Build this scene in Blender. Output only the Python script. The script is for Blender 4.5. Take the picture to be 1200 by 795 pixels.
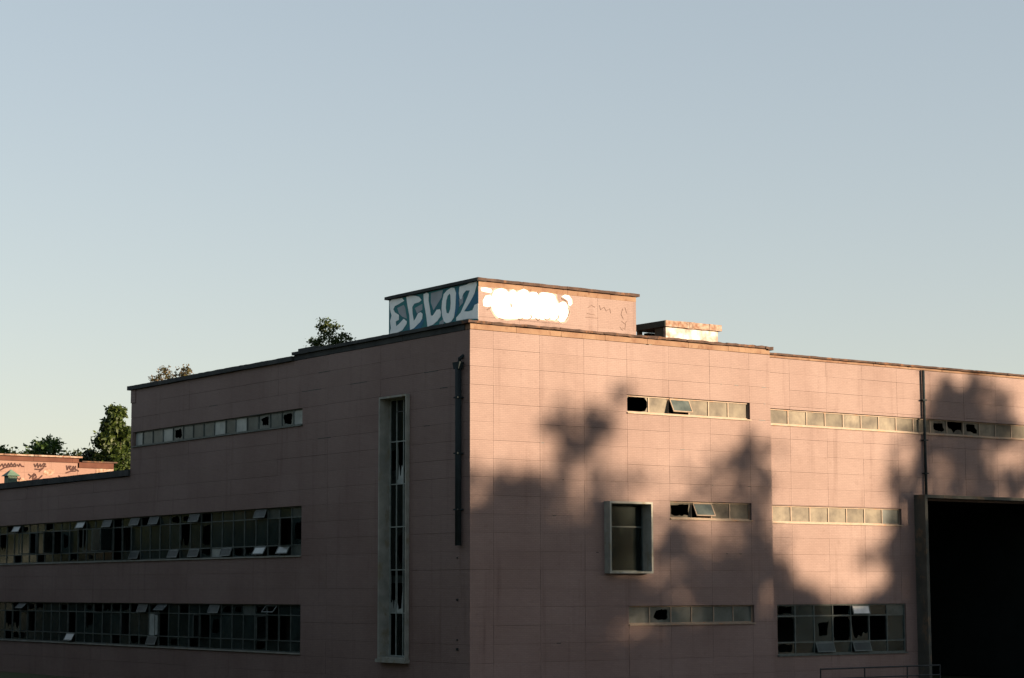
import bpy, math, random
import numpy as np
from mathutils import Vector, Matrix
random.seed(7)
RNG = np.random.default_rng(11)
for _o in list(bpy.data.objects):
    bpy.data.objects.remove(_o)
SC = bpy.context.scene
COL = SC.collection

# ------------------------------------------------------------------ camera
CAM = Vector((-41.541, -60.295, 3.4))
cd = bpy.data.cameras.new("camera")
cam = bpy.data.objects.new("camera", cd)
COL.objects.link(cam)
YAW, PITCH, ROLL = math.radians(35.7415), math.radians(6.9237), math.radians(-0.1292)
fwd = Vector((math.sin(YAW) * math.cos(PITCH), math.cos(YAW) * math.cos(PITCH), math.sin(PITCH)))
right = Vector((math.cos(YAW), -math.sin(YAW), 0))
up = right.cross(fwd)
r2 = right * math.cos(ROLL) + up * math.sin(ROLL)
u2 = -right * math.sin(ROLL) + up * math.cos(ROLL)
M = Matrix((r2, u2, -fwd)).transposed().to_4x4()
M.translation = CAM
cam.matrix_world = M
cd.sensor_width = 36.0
cd.lens = 36.0 * 2416.42 / 1200.0
cd.clip_start = 0.5
cd.clip_end = 6000
SC.camera = cam

# ------------------------------------------------------------------ sky, sun, exposure
SUN_AZ = math.radians(32.0)      # from the street facade's normal, towards +X
SUN_EL = math.radians(9.5)
SDIR = Vector((math.sin(SUN_AZ) * math.cos(SUN_EL), -math.cos(SUN_AZ) * math.cos(SUN_EL), math.sin(SUN_EL)))
w = bpy.data.worlds.new("World")
SC.world = w
w.use_nodes = True
nt = w.node_tree
bg = nt.nodes["Background"]
sky = nt.nodes.new("ShaderNodeTexSky")
sky.sky_type = 'NISHITA'
sky.sun_disc = False
sky.sun_elevation = SUN_EL
sky.sun_rotation = math.atan2(SDIR.x, SDIR.y)
sky.altitude = 50
sky.air_density = 1.0
sky.dust_density = 0.5
sky.ozone_density = 1.0
# slight warm cast of the film over the whole sky, the same in every direction
tint = nt.nodes.new("ShaderNodeMix")
tint.data_type = 'RGBA'; tint.blend_type = 'MULTIPLY'
tint.inputs[0].default_value = 1.0
tint.inputs[7].default_value = (1.03, 1.0, 1.0, 1)
gam = nt.nodes.new("ShaderNodeGamma")          # soft film-like response of the hazy evening sky
gam.inputs[1].default_value = 0.5
nt.links.new(sky.outputs[0], gam.inputs[0])
nt.links.new(gam.outputs[0], tint.inputs[6])
nt.links.new(tint.outputs[2], bg.inputs[0])
bg.inputs[1].default_value = 0.105
sl = bpy.data.lights.new("sun", 'SUN')
sl.energy = 5.0
sl.color = (1.0, 0.735, 0.49)
sl.angle = math.radians(0.6)
sun = bpy.data.objects.new("sun", sl)
COL.objects.link(sun)
sun.rotation_euler = SDIR.to_track_quat('Z', 'Y').to_euler()
sun.location = (30, -60, 40)
SC.view_settings.view_transform = 'Standard'
SC.view_settings.look = 'None'
SC.view_settings.gamma = 1
SC.view_settings.exposure = 1.75
SC.render.engine = 'CYCLES'
SC.render.resolution_x = 1024
SC.render.resolution_y = 678
SC.cycles.max_bounces = 6
SC.cycles.transparent_max_bounces = 12

# ------------------------------------------------------------------ materials
MATS = {}
def nodes_of(name):
    m = bpy.data.materials.new(name)
    m.use_nodes = True
    t = m.node_tree
    return m, t, t.nodes["Principled BSDF"]

def N(t, typ, **kw):
    n = t.nodes.new(typ)
    for k, v in kw.items():
        setattr(n, k, v)
    return n

def mixc(t, fac, a, b, mode='MIX'):
    n = N(t, "ShaderNodeMix", data_type='RGBA', blend_type=mode)
    for sock, v in ((n.inputs[0], fac), (n.inputs[6], a), (n.inputs[7], b)):
        if hasattr(v, 'links'):
            t.links.new(v, sock)
        elif isinstance(v, (int, float)):
            sock.default_value = v
        else:
            sock.default_value = (*v, 1)
    return n.outputs[2]

def ramp(t, src, lo, hi):
    n = N(t, "ShaderNodeMapRange")
    n.inputs[1].default_value = lo
    n.inputs[2].default_value = hi
    t.links.new(src, n.inputs[0])
    return n.outputs[0]

def noise(t, scale, vec=None, detail=4, stretch=None, rough=0.55):
    n = N(t, "ShaderNodeTexNoise")
    n.inputs["Scale"].default_value = scale
    n.inputs["Detail"].default_value = detail
    n.inputs["Roughness"].default_value = rough
    if vec is None:
        g = N(t, "ShaderNodeNewGeometry")
        vec = g.outputs["Position"]
    if stretch:
        mp = N(t, "ShaderNodeMapping")
        mp.inputs["Scale"].default_value = stretch
        t.links.new(vec, mp.inputs[0])
        vec = mp.outputs[0]
    t.links.new(vec, n.inputs["Vector"])
    return n.outputs[0]

def mat_plain(name, base, alt=None, scale=1.5, rough=0.8, bump=0.0, bscale=20, stain=None, metallic=0.0, stretch=None):
    m, t, b = nodes_of(name)
    c = base
    if alt:
        c = mixc(t, ramp(t, noise(t, scale, stretch=stretch), 0.35, 0.65), base, alt)
    if stain:
        c = mixc(t, ramp(t, noise(t, 2.2, detail=8, rough=0.7, stretch=(1, 1, 0.6)), 0.53, 0.66), c, stain)
    if hasattr(c, 'links'):
        t.links.new(c, b.inputs["Base Color"])
    else:
        b.inputs["Base Color"].default_value = (*c, 1)
    b.inputs["Roughness"].default_value = rough
    b.inputs["Metallic"].default_value = metallic
    b.inputs["Specular IOR Level"].default_value = 0.25
    if bump:
        bn = N(t, "ShaderNodeBump")
        bn.inputs["Strength"].default_value = bump
        bn.inputs["Distance"].default_value = 0.02
        t.links.new(noise(t, bscale, detail=6), bn.inputs["Height"])
        t.links.new(bn.outputs[0], b.inputs["Normal"])
    MATS[name] = m
    return m

def mat_tile(name, base, mortar, var=0.12):
    """fine clay tile facing laid in courses on each panel (tiles are about 2 px high here)"""
    m, t, b = nodes_of(name)
    tc = N(t, "ShaderNodeTexCoord")
    sp = N(t, "ShaderNodeSeparateXYZ")
    t.links.new(tc.outputs["Object"], sp.inputs[0])
    cb = N(t, "ShaderNodeCombineXYZ")
    t.links.new(sp.outputs[0], cb.inputs[0])
    t.links.new(sp.outputs[2], cb.inputs[1])
    br = N(t, "ShaderNodeTexBrick")
    t.links.new(cb.outputs[0], br.inputs["Vector"])
    br.inputs["Scale"].default_value = 1.0
    br.inputs["Brick Width"].default_value = 0.205
    br.inputs["Row Height"].default_value = 0.0658
    br.inputs["Mortar Size"].default_value = 0.009
    br.inputs["Mortar Smooth"].default_value = 0.25
    br.inputs["Bias"].default_value = 0.0
    lo = tuple(x * (1 - var) for x in base)
    hi = tuple(min(1, x * (1 + var)) for x in base)
    br.inputs["Color1"].default_value = (*lo, 1)
    br.inputs["Color2"].default_value = (*hi, 1)
    br.inputs["Mortar"].default_value = (*mortar, 1)
    c = br.outputs[0]
    # per-panel tone
    oi = N(t, "ShaderNodeObjectInfo")
    c = mixc(t, ramp(t, oi.outputs["Random"], 0, 1), c, mixc(t, 1.0, c, (0.94, 0.93, 0.92), 'MULTIPLY'))
    # broad weathering, rain streaks
    c = mixc(t, ramp(t, noise(t, 0.28, detail=6, rough=0.6), 0.42, 0.68), c, mixc(t, 1.0, c, (0.84, 0.80, 0.79), 'MULTIPLY'))
    c = mixc(t, ramp(t, noise(t, 1.0, detail=7, rough=0.65, stretch=(2.6, 2.6, 0.16)), 0.55, 0.74), c, mixc(t, 1.0, c, (0.76, 0.72, 0.71), 'MULTIPLY'))
    c = mixc(t, ramp(t, noise(t, 5.0, detail=5), 0.60, 0.72), c, mixc(t, 1.0, c, (0.88, 0.86, 0.85), 'MULTIPLY'))
    t.links.new(c, b.inputs["Base Color"])
    b.inputs["Roughness"].default_value = 0.72
    b.inputs["Specular IOR Level"].default_value = 0.3
    bn = N(t, "ShaderNodeBump")
    bn.inputs["Strength"].default_value = 0.3
    bn.inputs["Distance"].default_value = 0.005
    inv = N(t, "ShaderNodeMath", operation='SUBTRACT')
    inv.inputs[0].default_value = 1.0
    t.links.new(br.outputs["Fac"], inv.inputs[1])
    t.links.new(inv.outputs[0], bn.inputs["Height"])
    t.links.new(bn.outputs[0], b.inputs["Normal"])
    MATS[name] = m
    return m

def mat_dusty(name, dust, clean, amount=0.8, rough=0.25, spots=0.5):
    """grimed glass: a diffuse film of dust over a reflecting pane"""
    m, t, b = nodes_of(name)
    oi = N(t, "ShaderNodeObjectInfo")
    geo = N(t, "ShaderNodeNewGeometry")
    add = N(t, "ShaderNodeVectorMath", operation='ADD')
    t.links.new(geo.outputs["Position"], add.inputs[0])
    mul = N(t, "ShaderNodeVectorMath", operation='SCALE')
    cmb = N(t, "ShaderNodeCombineXYZ")
    for i in range(3):
        t.links.new(oi.outputs["Random"], cmb.inputs[i])
    t.links.new(cmb.outputs[0], mul.inputs[0])
    mul.inputs["Scale"].default_value = 37.0
    t.links.new(mul.outputs[0], add.inputs[1])
    n1 = noise(t, 1.7, vec=add.outputs[0], detail=5, rough=0.6)
    c = mixc(t, ramp(t, n1, 0.46 - spots * 0.2, 0.72), dust, clean)
    c = mixc(t, ramp(t, oi.outputs["Random"], 0.0, 1.0), c, mixc(t, 1.0, c, (0.55, 0.56, 0.55), 'MULTIPLY'))
    t.links.new(c, b.inputs["Base Color"])
    b.inputs["Roughness"].default_value = rough
    b.inputs["Specular IOR Level"].default_value = 0.35
    tr = N(t, "ShaderNodeBsdfTransparent")
    tr.inputs[0].default_value = (0.8, 0.85, 0.83, 1)
    mx = N(t, "ShaderNodeMixShader")
    mx.inputs[0].default_value = amount
    t.links.new(tr.outputs[0], mx.inputs[1])
    t.links.new(b.outputs[0], mx.inputs[2])
    out = t.nodes["Material Output"]
    t.links.new(mx.outputs[0], out.inputs[0])
    MATS[name] = m
    return m

def mat_leaf(name, a, c2, trans=0.25):
    m, t, b = nodes_of(name)
    geo = N(t, "ShaderNodeNewGeometry")
    c = mixc(t, geo.outputs["Random Per Island"], a, c2)
    t.links.new(c, b.inputs["Base Color"])
    b.inputs["Roughness"].default_value = 0.55
    b.inputs["Specular IOR Level"].default_value = 0.3
    tl = N(t, "ShaderNodeBsdfTranslucent")
    t.links.new(c, tl.inputs[0])
    mx = N(t, "ShaderNodeMixShader")
    mx.inputs[0].default_value = trans
    t.links.new(b.outputs[0], mx.inputs[1])
    t.links.new(tl.outputs[0], mx.inputs[2])
    t.links.new(mx.outputs[0], t.nodes["Material Output"].inputs[0])
    MATS[name] = m
    return m

PINK = (0.190, 0.138, 0.126)
mat_tile("pink_tile", PINK, (0.162, 0.119, 0.110), 0.045)
mat_tile("pink_tile_far", (0.19, 0.115, 0.092), (0.18, 0.105, 0.085), 0.04)
mat_plain("joint_mortar", (0.11, 0.08, 0.07), (0.16, 0.12, 0.105), rough=0.95)
mat_plain("coping_concrete", (0.07, 0.045, 0.035), (0.035, 0.022, 0.018), scale=2.5, rough=0.9, bump=0.6, bscale=12, stain=(0.14, 0.07, 0.035))
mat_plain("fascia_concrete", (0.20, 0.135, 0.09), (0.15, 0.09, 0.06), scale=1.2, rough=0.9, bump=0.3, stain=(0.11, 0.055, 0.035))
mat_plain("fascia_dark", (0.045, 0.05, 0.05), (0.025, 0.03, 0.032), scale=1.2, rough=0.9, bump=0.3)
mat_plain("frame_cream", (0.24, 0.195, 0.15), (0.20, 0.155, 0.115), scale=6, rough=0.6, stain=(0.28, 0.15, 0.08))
mat_dusty("pane_thin_grime", (0.02, 0.028, 0.026), (0.01, 0.015, 0.014), amount=0.4, rough=0.1, spots=0.4)
mat_plain("frame_grey", (0.085, 0.105, 0.10), (0.05, 0.068, 0.064), scale=5, rough=0.5)
mat_plain("frame_pale", (0.26, 0.30, 0.285), (0.19, 0.23, 0.22), scale=4, rough=0.6)
mat_plain("surround_concrete", (0.28, 0.29, 0.26), (0.20, 0.21, 0.19), scale=2, rough=0.85, bump=0.2, stain=(0.20, 0.18, 0.13))
mat_plain("portal_concrete", (0.065, 0.068, 0.06), (0.045, 0.048, 0.042), scale=1.5, rough=0.9, stain=(0.12, 0.09, 0.06))
mat_plain("dark_steel", (0.010, 0.014, 0.016), (0.02, 0.025, 0.028), scale=4, rough=0.5)
mat_plain("pipe_paint", (0.012, 0.022, 0.026), (0.008, 0.014, 0.017), scale=3, rough=0.85)
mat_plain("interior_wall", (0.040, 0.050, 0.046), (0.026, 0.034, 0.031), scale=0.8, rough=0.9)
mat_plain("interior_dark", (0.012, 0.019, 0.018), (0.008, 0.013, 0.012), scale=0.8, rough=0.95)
mat_plain("roof_felt", (0.06, 0.06, 0.06), (0.09, 0.085, 0.08), scale=0.7, rough=0.95)
mat_plain("white_paint", (0.62, 0.62, 0.60), (0.50, 0.50, 0.48), scale=3, rough=0.6)
mat_plain("weathered_white", (0.27, 0.22, 0.18), (0.15, 0.075, 0.045), scale=4.5, rough=0.8, stain=(0.05, 0.022, 0.013))
mat_plain("patchy_white", (0.50, 0.49, 0.47), (0.20, 0.15, 0.125), scale=2.6, rough=0.7)
mat_plain("overspray", (0.30, 0.255, 0.225), (0.22, 0.175, 0.155), scale=3.5, rough=0.8)
mat_plain("faint_outline", (0.34, 0.34, 0.35), (0.42, 0.42, 0.42), scale=4, rough=0.7)
mat_plain("grey_letter_paint", (0.84, 0.88, 0.86), (0.74, 0.80, 0.80), scale=2.5, rough=0.7)
mat_plain("teal_paint", (0.008, 0.12, 0.15), (0.012, 0.16, 0.17), scale=1.5, rough=0.6)
mat_plain("blue_paint", (0.012, 0.13, 0.24), (0.015, 0.12, 0.20), scale=1.5, rough=0.6)
mat_plain("mauve_paint", (0.30, 0.34, 0.38), (0.25, 0.29, 0.31), scale=1.5, rough=0.6)
mat_plain("maroon_paint", (0.02, 0.004, 0.003), (0.035, 0.007, 0.005), scale=1.5, rough=0.7)
mat_plain("chalk_mark", (0.15, 0.105, 0.09), (0.12, 0.08, 0.07), scale=2, rough=0.8)
mat_plain("red_fascia", (0.055, 0.018, 0.011), (0.08, 0.03, 0.018), scale=1.0, rough=0.8)
mat_plain("green_metal", (0.10, 0.16, 0.12), (0.07, 0.12, 0.09), scale=3, rough=0.6)
mat_plain("bark", (0.09, 0.065, 0.045), (0.05, 0.04, 0.03), scale=5, rough=0.95, bump=0.5)
mat_plain("grass_ground", (0.045, 0.06, 0.025), (0.06, 0.055, 0.03), scale=0.3, rough=1.0, bump=0.5, bscale=3)
mat_plain("asphalt", (0.05, 0.05, 0.05), (0.04, 0.04, 0.04), scale=1.0, rough=0.9)
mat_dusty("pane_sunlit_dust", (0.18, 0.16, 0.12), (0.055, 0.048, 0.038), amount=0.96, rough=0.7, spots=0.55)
mat_dusty("pane_grey_dust", (0.10, 0.125, 0.12), (0.03, 0.045, 0.043), amount=0.93, rough=0.3, spots=0.4)
mat_dusty("pane_pale_dust", (0.42, 0.47, 0.46), (0.24, 0.28, 0.28), amount=0.97, rough=0.3, spots=0.4)
mat_dusty("pane_dull", (0.05, 0.068, 0.068), (0.025, 0.035, 0.036), amount=0.9, rough=0.5, spots=0.4)
MATS["pane_dull"].node_tree.nodes["Principled BSDF"].inputs["Specular IOR Level"].default_value = 0.2
mat_dusty("pane_clear", (0.034, 0.052, 0.05), (0.014, 0.024, 0.023), amount=0.78, rough=0.12, spots=0.4)
mat_leaf("leaf_dark", (0.012, 0.022, 0.007), (0.03, 0.042, 0.012), 0.06)
mat_leaf("leaf_green", (0.015, 0.04, 0.008), (0.045, 0.085, 0.012), 0.35)
mat_leaf("leaf_olive", (0.014, 0.032, 0.006), (0.048, 0.072, 0.012), 0.3)
mat_leaf("leaf_rust", (0.085, 0.05, 0.02), (0.045, 0.055, 0.015), 0.3)

# ------------------------------------------------------------------ mesh helpers
class MB:
    def __init__(s):
        s.v, s.f, s.mi, s.mats = [], [], [], []
    def m(s, name):
        if name not in s.mats:
            s.mats.append(name)
        return s.mats.index(name)
    def box(s, x0, x1, y0, y1, z0, z1, mat):
        if x1 < x0: x0, x1 = x1, x0
        if y1 < y0: y0, y1 = y1, y0
        if z1 < z0: z0, z1 = z1, z0
        b = len(s.v)
        s.v += [(x0, y0, z0), (x1, y0, z0), (x1, y1, z0), (x0, y1, z0), (x0, y0, z1), (x1, y0, z1), (x1, y1, z1), (x0, y1, z1)]
        for q in ((0, 3, 2, 1), (4, 5, 6, 7), (0, 1, 5, 4), (1, 2, 6, 5), (2, 3, 7, 6), (3, 0, 4, 7)):
            s.f.append(tuple(b + i for i in q)); s.mi.append(s.m(mat))
        return s
    def poly(s, pts, mat):
        b = len(s.v); s.v += [tuple(p) for p in pts]
        s.f.append(tuple(range(b, b + len(pts)))); s.mi.append(s.m(mat))
        return s
    def prism(s, pts, off, mat):
        """closed solid: polygon pts extruded by vector off"""
        n = len(pts); b = len(s.v)
        s.v += [tuple(p) for p in pts] + [tuple(Vector(p) + Vector(off)) for p in pts]
        k = s.m(mat)
        s.f.append(tuple(range(b, b + n))); s.mi.append(k)
        s.f.append(tuple(range(b + 2 * n - 1, b + n - 1, -1))); s.mi.append(k)
        for i in range(n):
            j = (i + 1) % n
            s.f.append((b + j, b + i, b + n + i, b + n + j)); s.mi.append(k)
        return s
    def tube(s, pts, radii, mat, sides=8):
        pts = [Vector(p) for p in pts]; k = s.m(mat); b = len(s.v); n = len(pts)
        for i, p in enumerate(pts):
            d = (pts[min(i + 1, n - 1)] - pts[max(i - 1, 0)]).normalized()
            a = d.cross(Vector((0.3, 0.2, 1)) if abs(d.z) < 0.9 else Vector((1, 0.1, 0))).normalized()
            c = d.cross(a)
            r = radii[i] if hasattr(radii, '__len__') else radii
            for q in range(sides):
                th = 2 * math.pi * q / sides
                s.v.append(tuple(p + a * (r * math.cos(th)) + c * (r * math.sin(th))))
        for i in range(n - 1):
            for q in range(sides):
                q2 = (q + 1) % sides
                s.f.append((b + i * sides + q, b + i * sides + q2, b + (i + 1) * sides + q2, b + (i + 1) * sides + q)); s.mi.append(k)
        s.f.append(tuple(b + q for q in range(sides))[::-1]); s.mi.append(k)
        s.f.append(tuple(b + (n - 1) * sides + q for q in range(sides))); s.mi.append(k)
        return s
    def mesh(s, name, smooth=False):
        me = bpy.data.meshes.new(name)
        me.from_pydata(s.v, [], s.f)
        for mt in s.mats: me.materials.append(MATS[mt])
        me.polygons.foreach_set("material_index", s.mi)
        if smooth: me.polygons.foreach_set("use_smooth", [True] * len(s.f))
        me.update()
        return me
    def build(s, name, parent=None, smooth=False):
        """vertices are world coordinates; the object's origin goes to its own base centre"""
        if parent is None:
            xs = np.array(s.v); lo = xs.min(0); hi = xs.max(0)
            c = Vector(((lo[0] + hi[0]) / 2, (lo[1] + hi[1]) / 2, lo[2]))
            s.v = [tuple(Vector(p) - c) for p in s.v]
            return link(name, s.mesh(name, smooth), c, None)
        c = wloc(parent)
        s.v = [tuple(Vector(p) - c) for p in s.v]
        return link(name, s.mesh(name, smooth), Vector((0, 0, 0)), parent)

WL = {}
def wloc(o):
    return WL[o.name]
def link(name, me, loc, parent):
    o = bpy.data.objects.new(name, me); COL.objects.link(o)
    o.location = loc
    if parent is not None:
        o.parent = parent
        WL[o.name] = wloc(parent) + Vector(loc)
    else:
        WL[o.name] = Vector(loc)
    return o
def tag(o, label, cat, group=None):
    o['label'] = label; o['category'] = cat
    if group: o['group'] = group
    return o
def thing(name, label, cat, loc, group=None):
    return tag(link(name, None, Vector(loc), None), label, cat, group)
def structure(o):
    o['kind'] = 'structure'; return o
def stuff(o):
    o['kind'] = 'stuff'; return o

# facade frames: face 'R' is the street side (normal -Y, runs along +X);
# face 'L' the gable side (normal -X, runs along +Y); n is distance out from the face
def P(face, u, z, n):
    k, off = face
    return Vector((u, -n - off, z)) if k == 'R' else Vector((-n - off, u, z))
FR, FL, FW = ('R', 0.0), ('L', 0.0), ('R', -0.3)
def fbox(mb, face, u0, u1, z0, z1, n0, n1, mat):
    a, b = P(face, u0, z0, n0), P(face, u1, z1, n1)
    return mb.box(a.x, b.x, a.y, b.y, a.z, b.z, mat)

def px_to_face(face, x, y, n=0.0):
    d = fwd + r2 * ((x - 600) / 2416.42) - u2 * ((y - 397.5) / 2416.42)
    k, off = face
    if k == 'R':
        t = (-n - off - CAM.y) / d.y; p = CAM + d * t; return p.x, p.z
    t = (-n - off - CAM.x) / d.x; p = CAM + d * t; return p.y, p.z

def subtract(u0, u1, z0, z1, holes):
    """rectangle minus holes -> list of rectangles"""
    hs = [(max(u0, a), min(u1, b), max(z0, c), min(z1, d)) for a, b, c, d in holes]
    hs = [h for h in hs if h[1] - h[0] > 1e-4 and h[3] - h[2] > 1e-4]
    if not hs: return [(u0, u1, z0, z1)]
    zs = sorted({z0, z1, *[h[2] for h in hs], *[h[3] for h in hs]})
    out = []
    for za, zb in zip(zs, zs[1:]):
        zm = (za + zb) / 2
        row = sorted([(h[0], h[1]) for h in hs if h[2] < zm < h[3]])
        u = u0
        for a, b in row:
            if a > u + 1e-4: out.append([u, a, za, zb])
            u = max(u, b)
        if u < u1 - 1e-4: out.append([u, u1, za, zb])
    mer = []
    for r in out:
        for q in mer:
            if abs(q[0] - r[0]) < 1e-5 and abs(q[1] - r[1]) < 1e-5 and abs(q[3] - r[2]) < 1e-5:
                q[3] = r[3]; break
        else: mer.append(r)
    return [tuple(r) for r in mer]

PANELS = {}
GAP = 0.0035
def panel_grid(face, us, zs, holes, parent, mat="pink_tile", thick=0.03):
    cnt = 0
    for i in range(len(us) - 1):
        for j in range(len(zs) - 1):
            a, b, c, d = us[i] + GAP, us[i + 1] - GAP, zs[j] + GAP, zs[j + 1] - GAP
            rects = [r for r in subtract(a, b, c, d, [(h[0] - .004, h[1] + .004, h[2] - .004, h[3] + .004) for h in holes]) if r[1] - r[0] > 0.02 and r[3] - r[2] > 0.02]
            if not rects: continue
            whole = len(rects) == 1 and abs((rects[0][1] - rects[0][0]) - (b - a)) < 1e-4 and abs((rects[0][3] - rects[0][2]) - (d - c)) < 1e-4
            key = (face[0], round(b - a, 3), round(d - c, 3), mat)
            if whole and key in PANELS: me = PANELS[key]
            else:
                mb = MB()
                for r in rects:
                    ra, rb = (r[0] - a, r[1] - a) if face[0] == 'R' else (b - r[1], b - r[0])
                    mb.box(ra, rb, 0, thick, r[2] - c, r[3] - c, mat)
                me = mb.mesh("panel")
                if whole: PANELS[key] = me
            pr = P(face, a if face[0] == 'R' else b, c, random.uniform(-0.004, 0.003))
            pr.z += random.uniform(-0.003, 0.003)
            o = link("panel", me, pr - wloc(parent), parent)
            if face[0] == 'L': o.rotation_euler = (0, 0, -math.pi / 2)
            cnt += 1
    return cnt

def backing(face, u0, u1, z0, z1, holes, parent, n0=-0.32, n1=-0.03, name="wall", mat="joint_mortar"):
    mb = MB()
    for r in subtract(u0, u1, z0, z1, holes):
        fbox(mb, face, r[0], r[1], r[2], r[3], n0, n1, mat)
    return mb.build(name, parent)

# ------------------------------------------------------------------ windows
def ragged_hole_pane(face, u0, u1, z0, z1, n, mat, rng, size=0.6):
    """a pane with a shard-edged hole: outer rectangle bridged to an inner jagged ring"""
    cu = (u0 + u1) / 2 + rng.uniform(-.1, .1) * (u1 - u0); cz = (z0 + z1) / 2 + rng.uniform(-.1, .1) * (z1 - z0)
    K = 19
    outer, inner = [], []
    wander = 0.9
    for k in range(K):
        th = 2 * math.pi * (k + 0.5) / K
        dx, dz = math.cos(th), math.sin(th)
        tx = ((u1 if dx > 0 else u0) - cu) / dx if abs(dx) > 1e-6 else 9
        tz = ((z1 if dz > 0 else z0) - cz) / dz if abs(dz) > 1e-6 else 9
        t = min(tx, tz)
        outer.append((cu + dx * t, cz + dz * t))
        wander = wander * .55 + rng.uniform(.55, 1.25) * .45
        r = size * (wander + rng.uniform(-.07, .07)) * t * 1.1
        r = min(r, t * 0.96)
        inner.append((cu + dx * r, cz + dz * r))
    # rectangle corners are cut to the ring points: put the true corners in
    mb = MB()
    corners = [(u0, z0), (u1, z0), (u1, z1), (u0, z1)]
    for k in range(K):
        j = (k + 1) % K
        quad = [outer[k]]
        for c in corners:
            a0 = math.atan2(outer[k][1] - cz, outer[k][0] - cu); a1 = math.atan2(outer[j][1] - cz, outer[j][0] - cu)
            ac = math.atan2(c[1] - cz, c[0] - cu)
            if (a1 - a0) % (2 * math.pi) > (ac - a0) % (2 * math.pi) > 0:
                quad.append(c)
        quad += [outer[j], inner[j], inner[k]]
        pts = [P(face, q[0], q[1], n) for q in quad]
        mb.prism(pts, P(face, 0, 0, -0.006) - P(face, 0, 0, 0), mat)
    return mb

def shard_pane(face, u0, u1, z0, z1, n, mat, rng):
    """what is left in the frame: shards along the bottom and one side"""
    mb = MB(); K = 7
    off = P(face, 0, 0, -0.006) - P(face, 0, 0, 0)
    hs = [rng.uniform(0.05, 0.45) for _ in range(K + 1)]
    hs[0] = rng.uniform(.5, .95)
    for k in range(K):
        a = u0 + (u1 - u0) * k / K; b = u0 + (u1 - u0) * (k + 1) / K
        mb.prism([P(face, a, z0, n), P(face, b, z0, n), P(face, b, z0 + hs[k + 1] * (z1 - z0), n), P(face, a, z0 + hs[k] * (z1 - z0), n)], off, mat)
    return mb

def sash(face, u0, u1, z0, z1, n, ang, frame_mat, glass_mat, parent, glass=True, side=None):
    """opened light: hinged along its top edge (awning), or on a side (casement)"""
    mb = MB(); b = 0.045
    if side is None:
        ax = P(face, 0, -math.cos(ang), math.sin(ang)) - P(face, 0, 0, 0)      # down the sash
        o = P(face, u0, z1, n)
        U = P(face, u1, z1, n) - o
        L = (z1 - z0)
    else:
        ax = Vector((0, 0, -1))
        hu = u0 if side < 0 else u1
        o = P(face, hu, z1, n)
        U = (P(face, -side * math.cos(ang), 0, math.sin(ang)) - P(face, 0, 0, 0)) * (u1 - u0)
        L = (z1 - z0)
    Un = U.normalized(); W = U.length
    Nn = Un.cross(ax).normalized() * 0.03
    def bar(a0, a1, b0, b1, mt, th=1.0):
        pts = [o + Un * a0 + ax * b0, o + Un * a1 + ax * b0, o + Un * a1 + ax * b1, o + Un * a0 + ax * b1]
        pts = [p - Nn * th / 2 for p in pts]
        mb.prism(pts, Nn * th, mt)
    bar(0, W, 0, b, frame_mat); bar(0, W, L - b, L, frame_mat)
    bar(0, b, b, L - b, frame_mat); bar(W - b, W, b, L - b, frame_mat)
    if glass: bar(b, W - b, b, L - b, glass_mat, 0.3)
    return mb.build("sash", parent)

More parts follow.
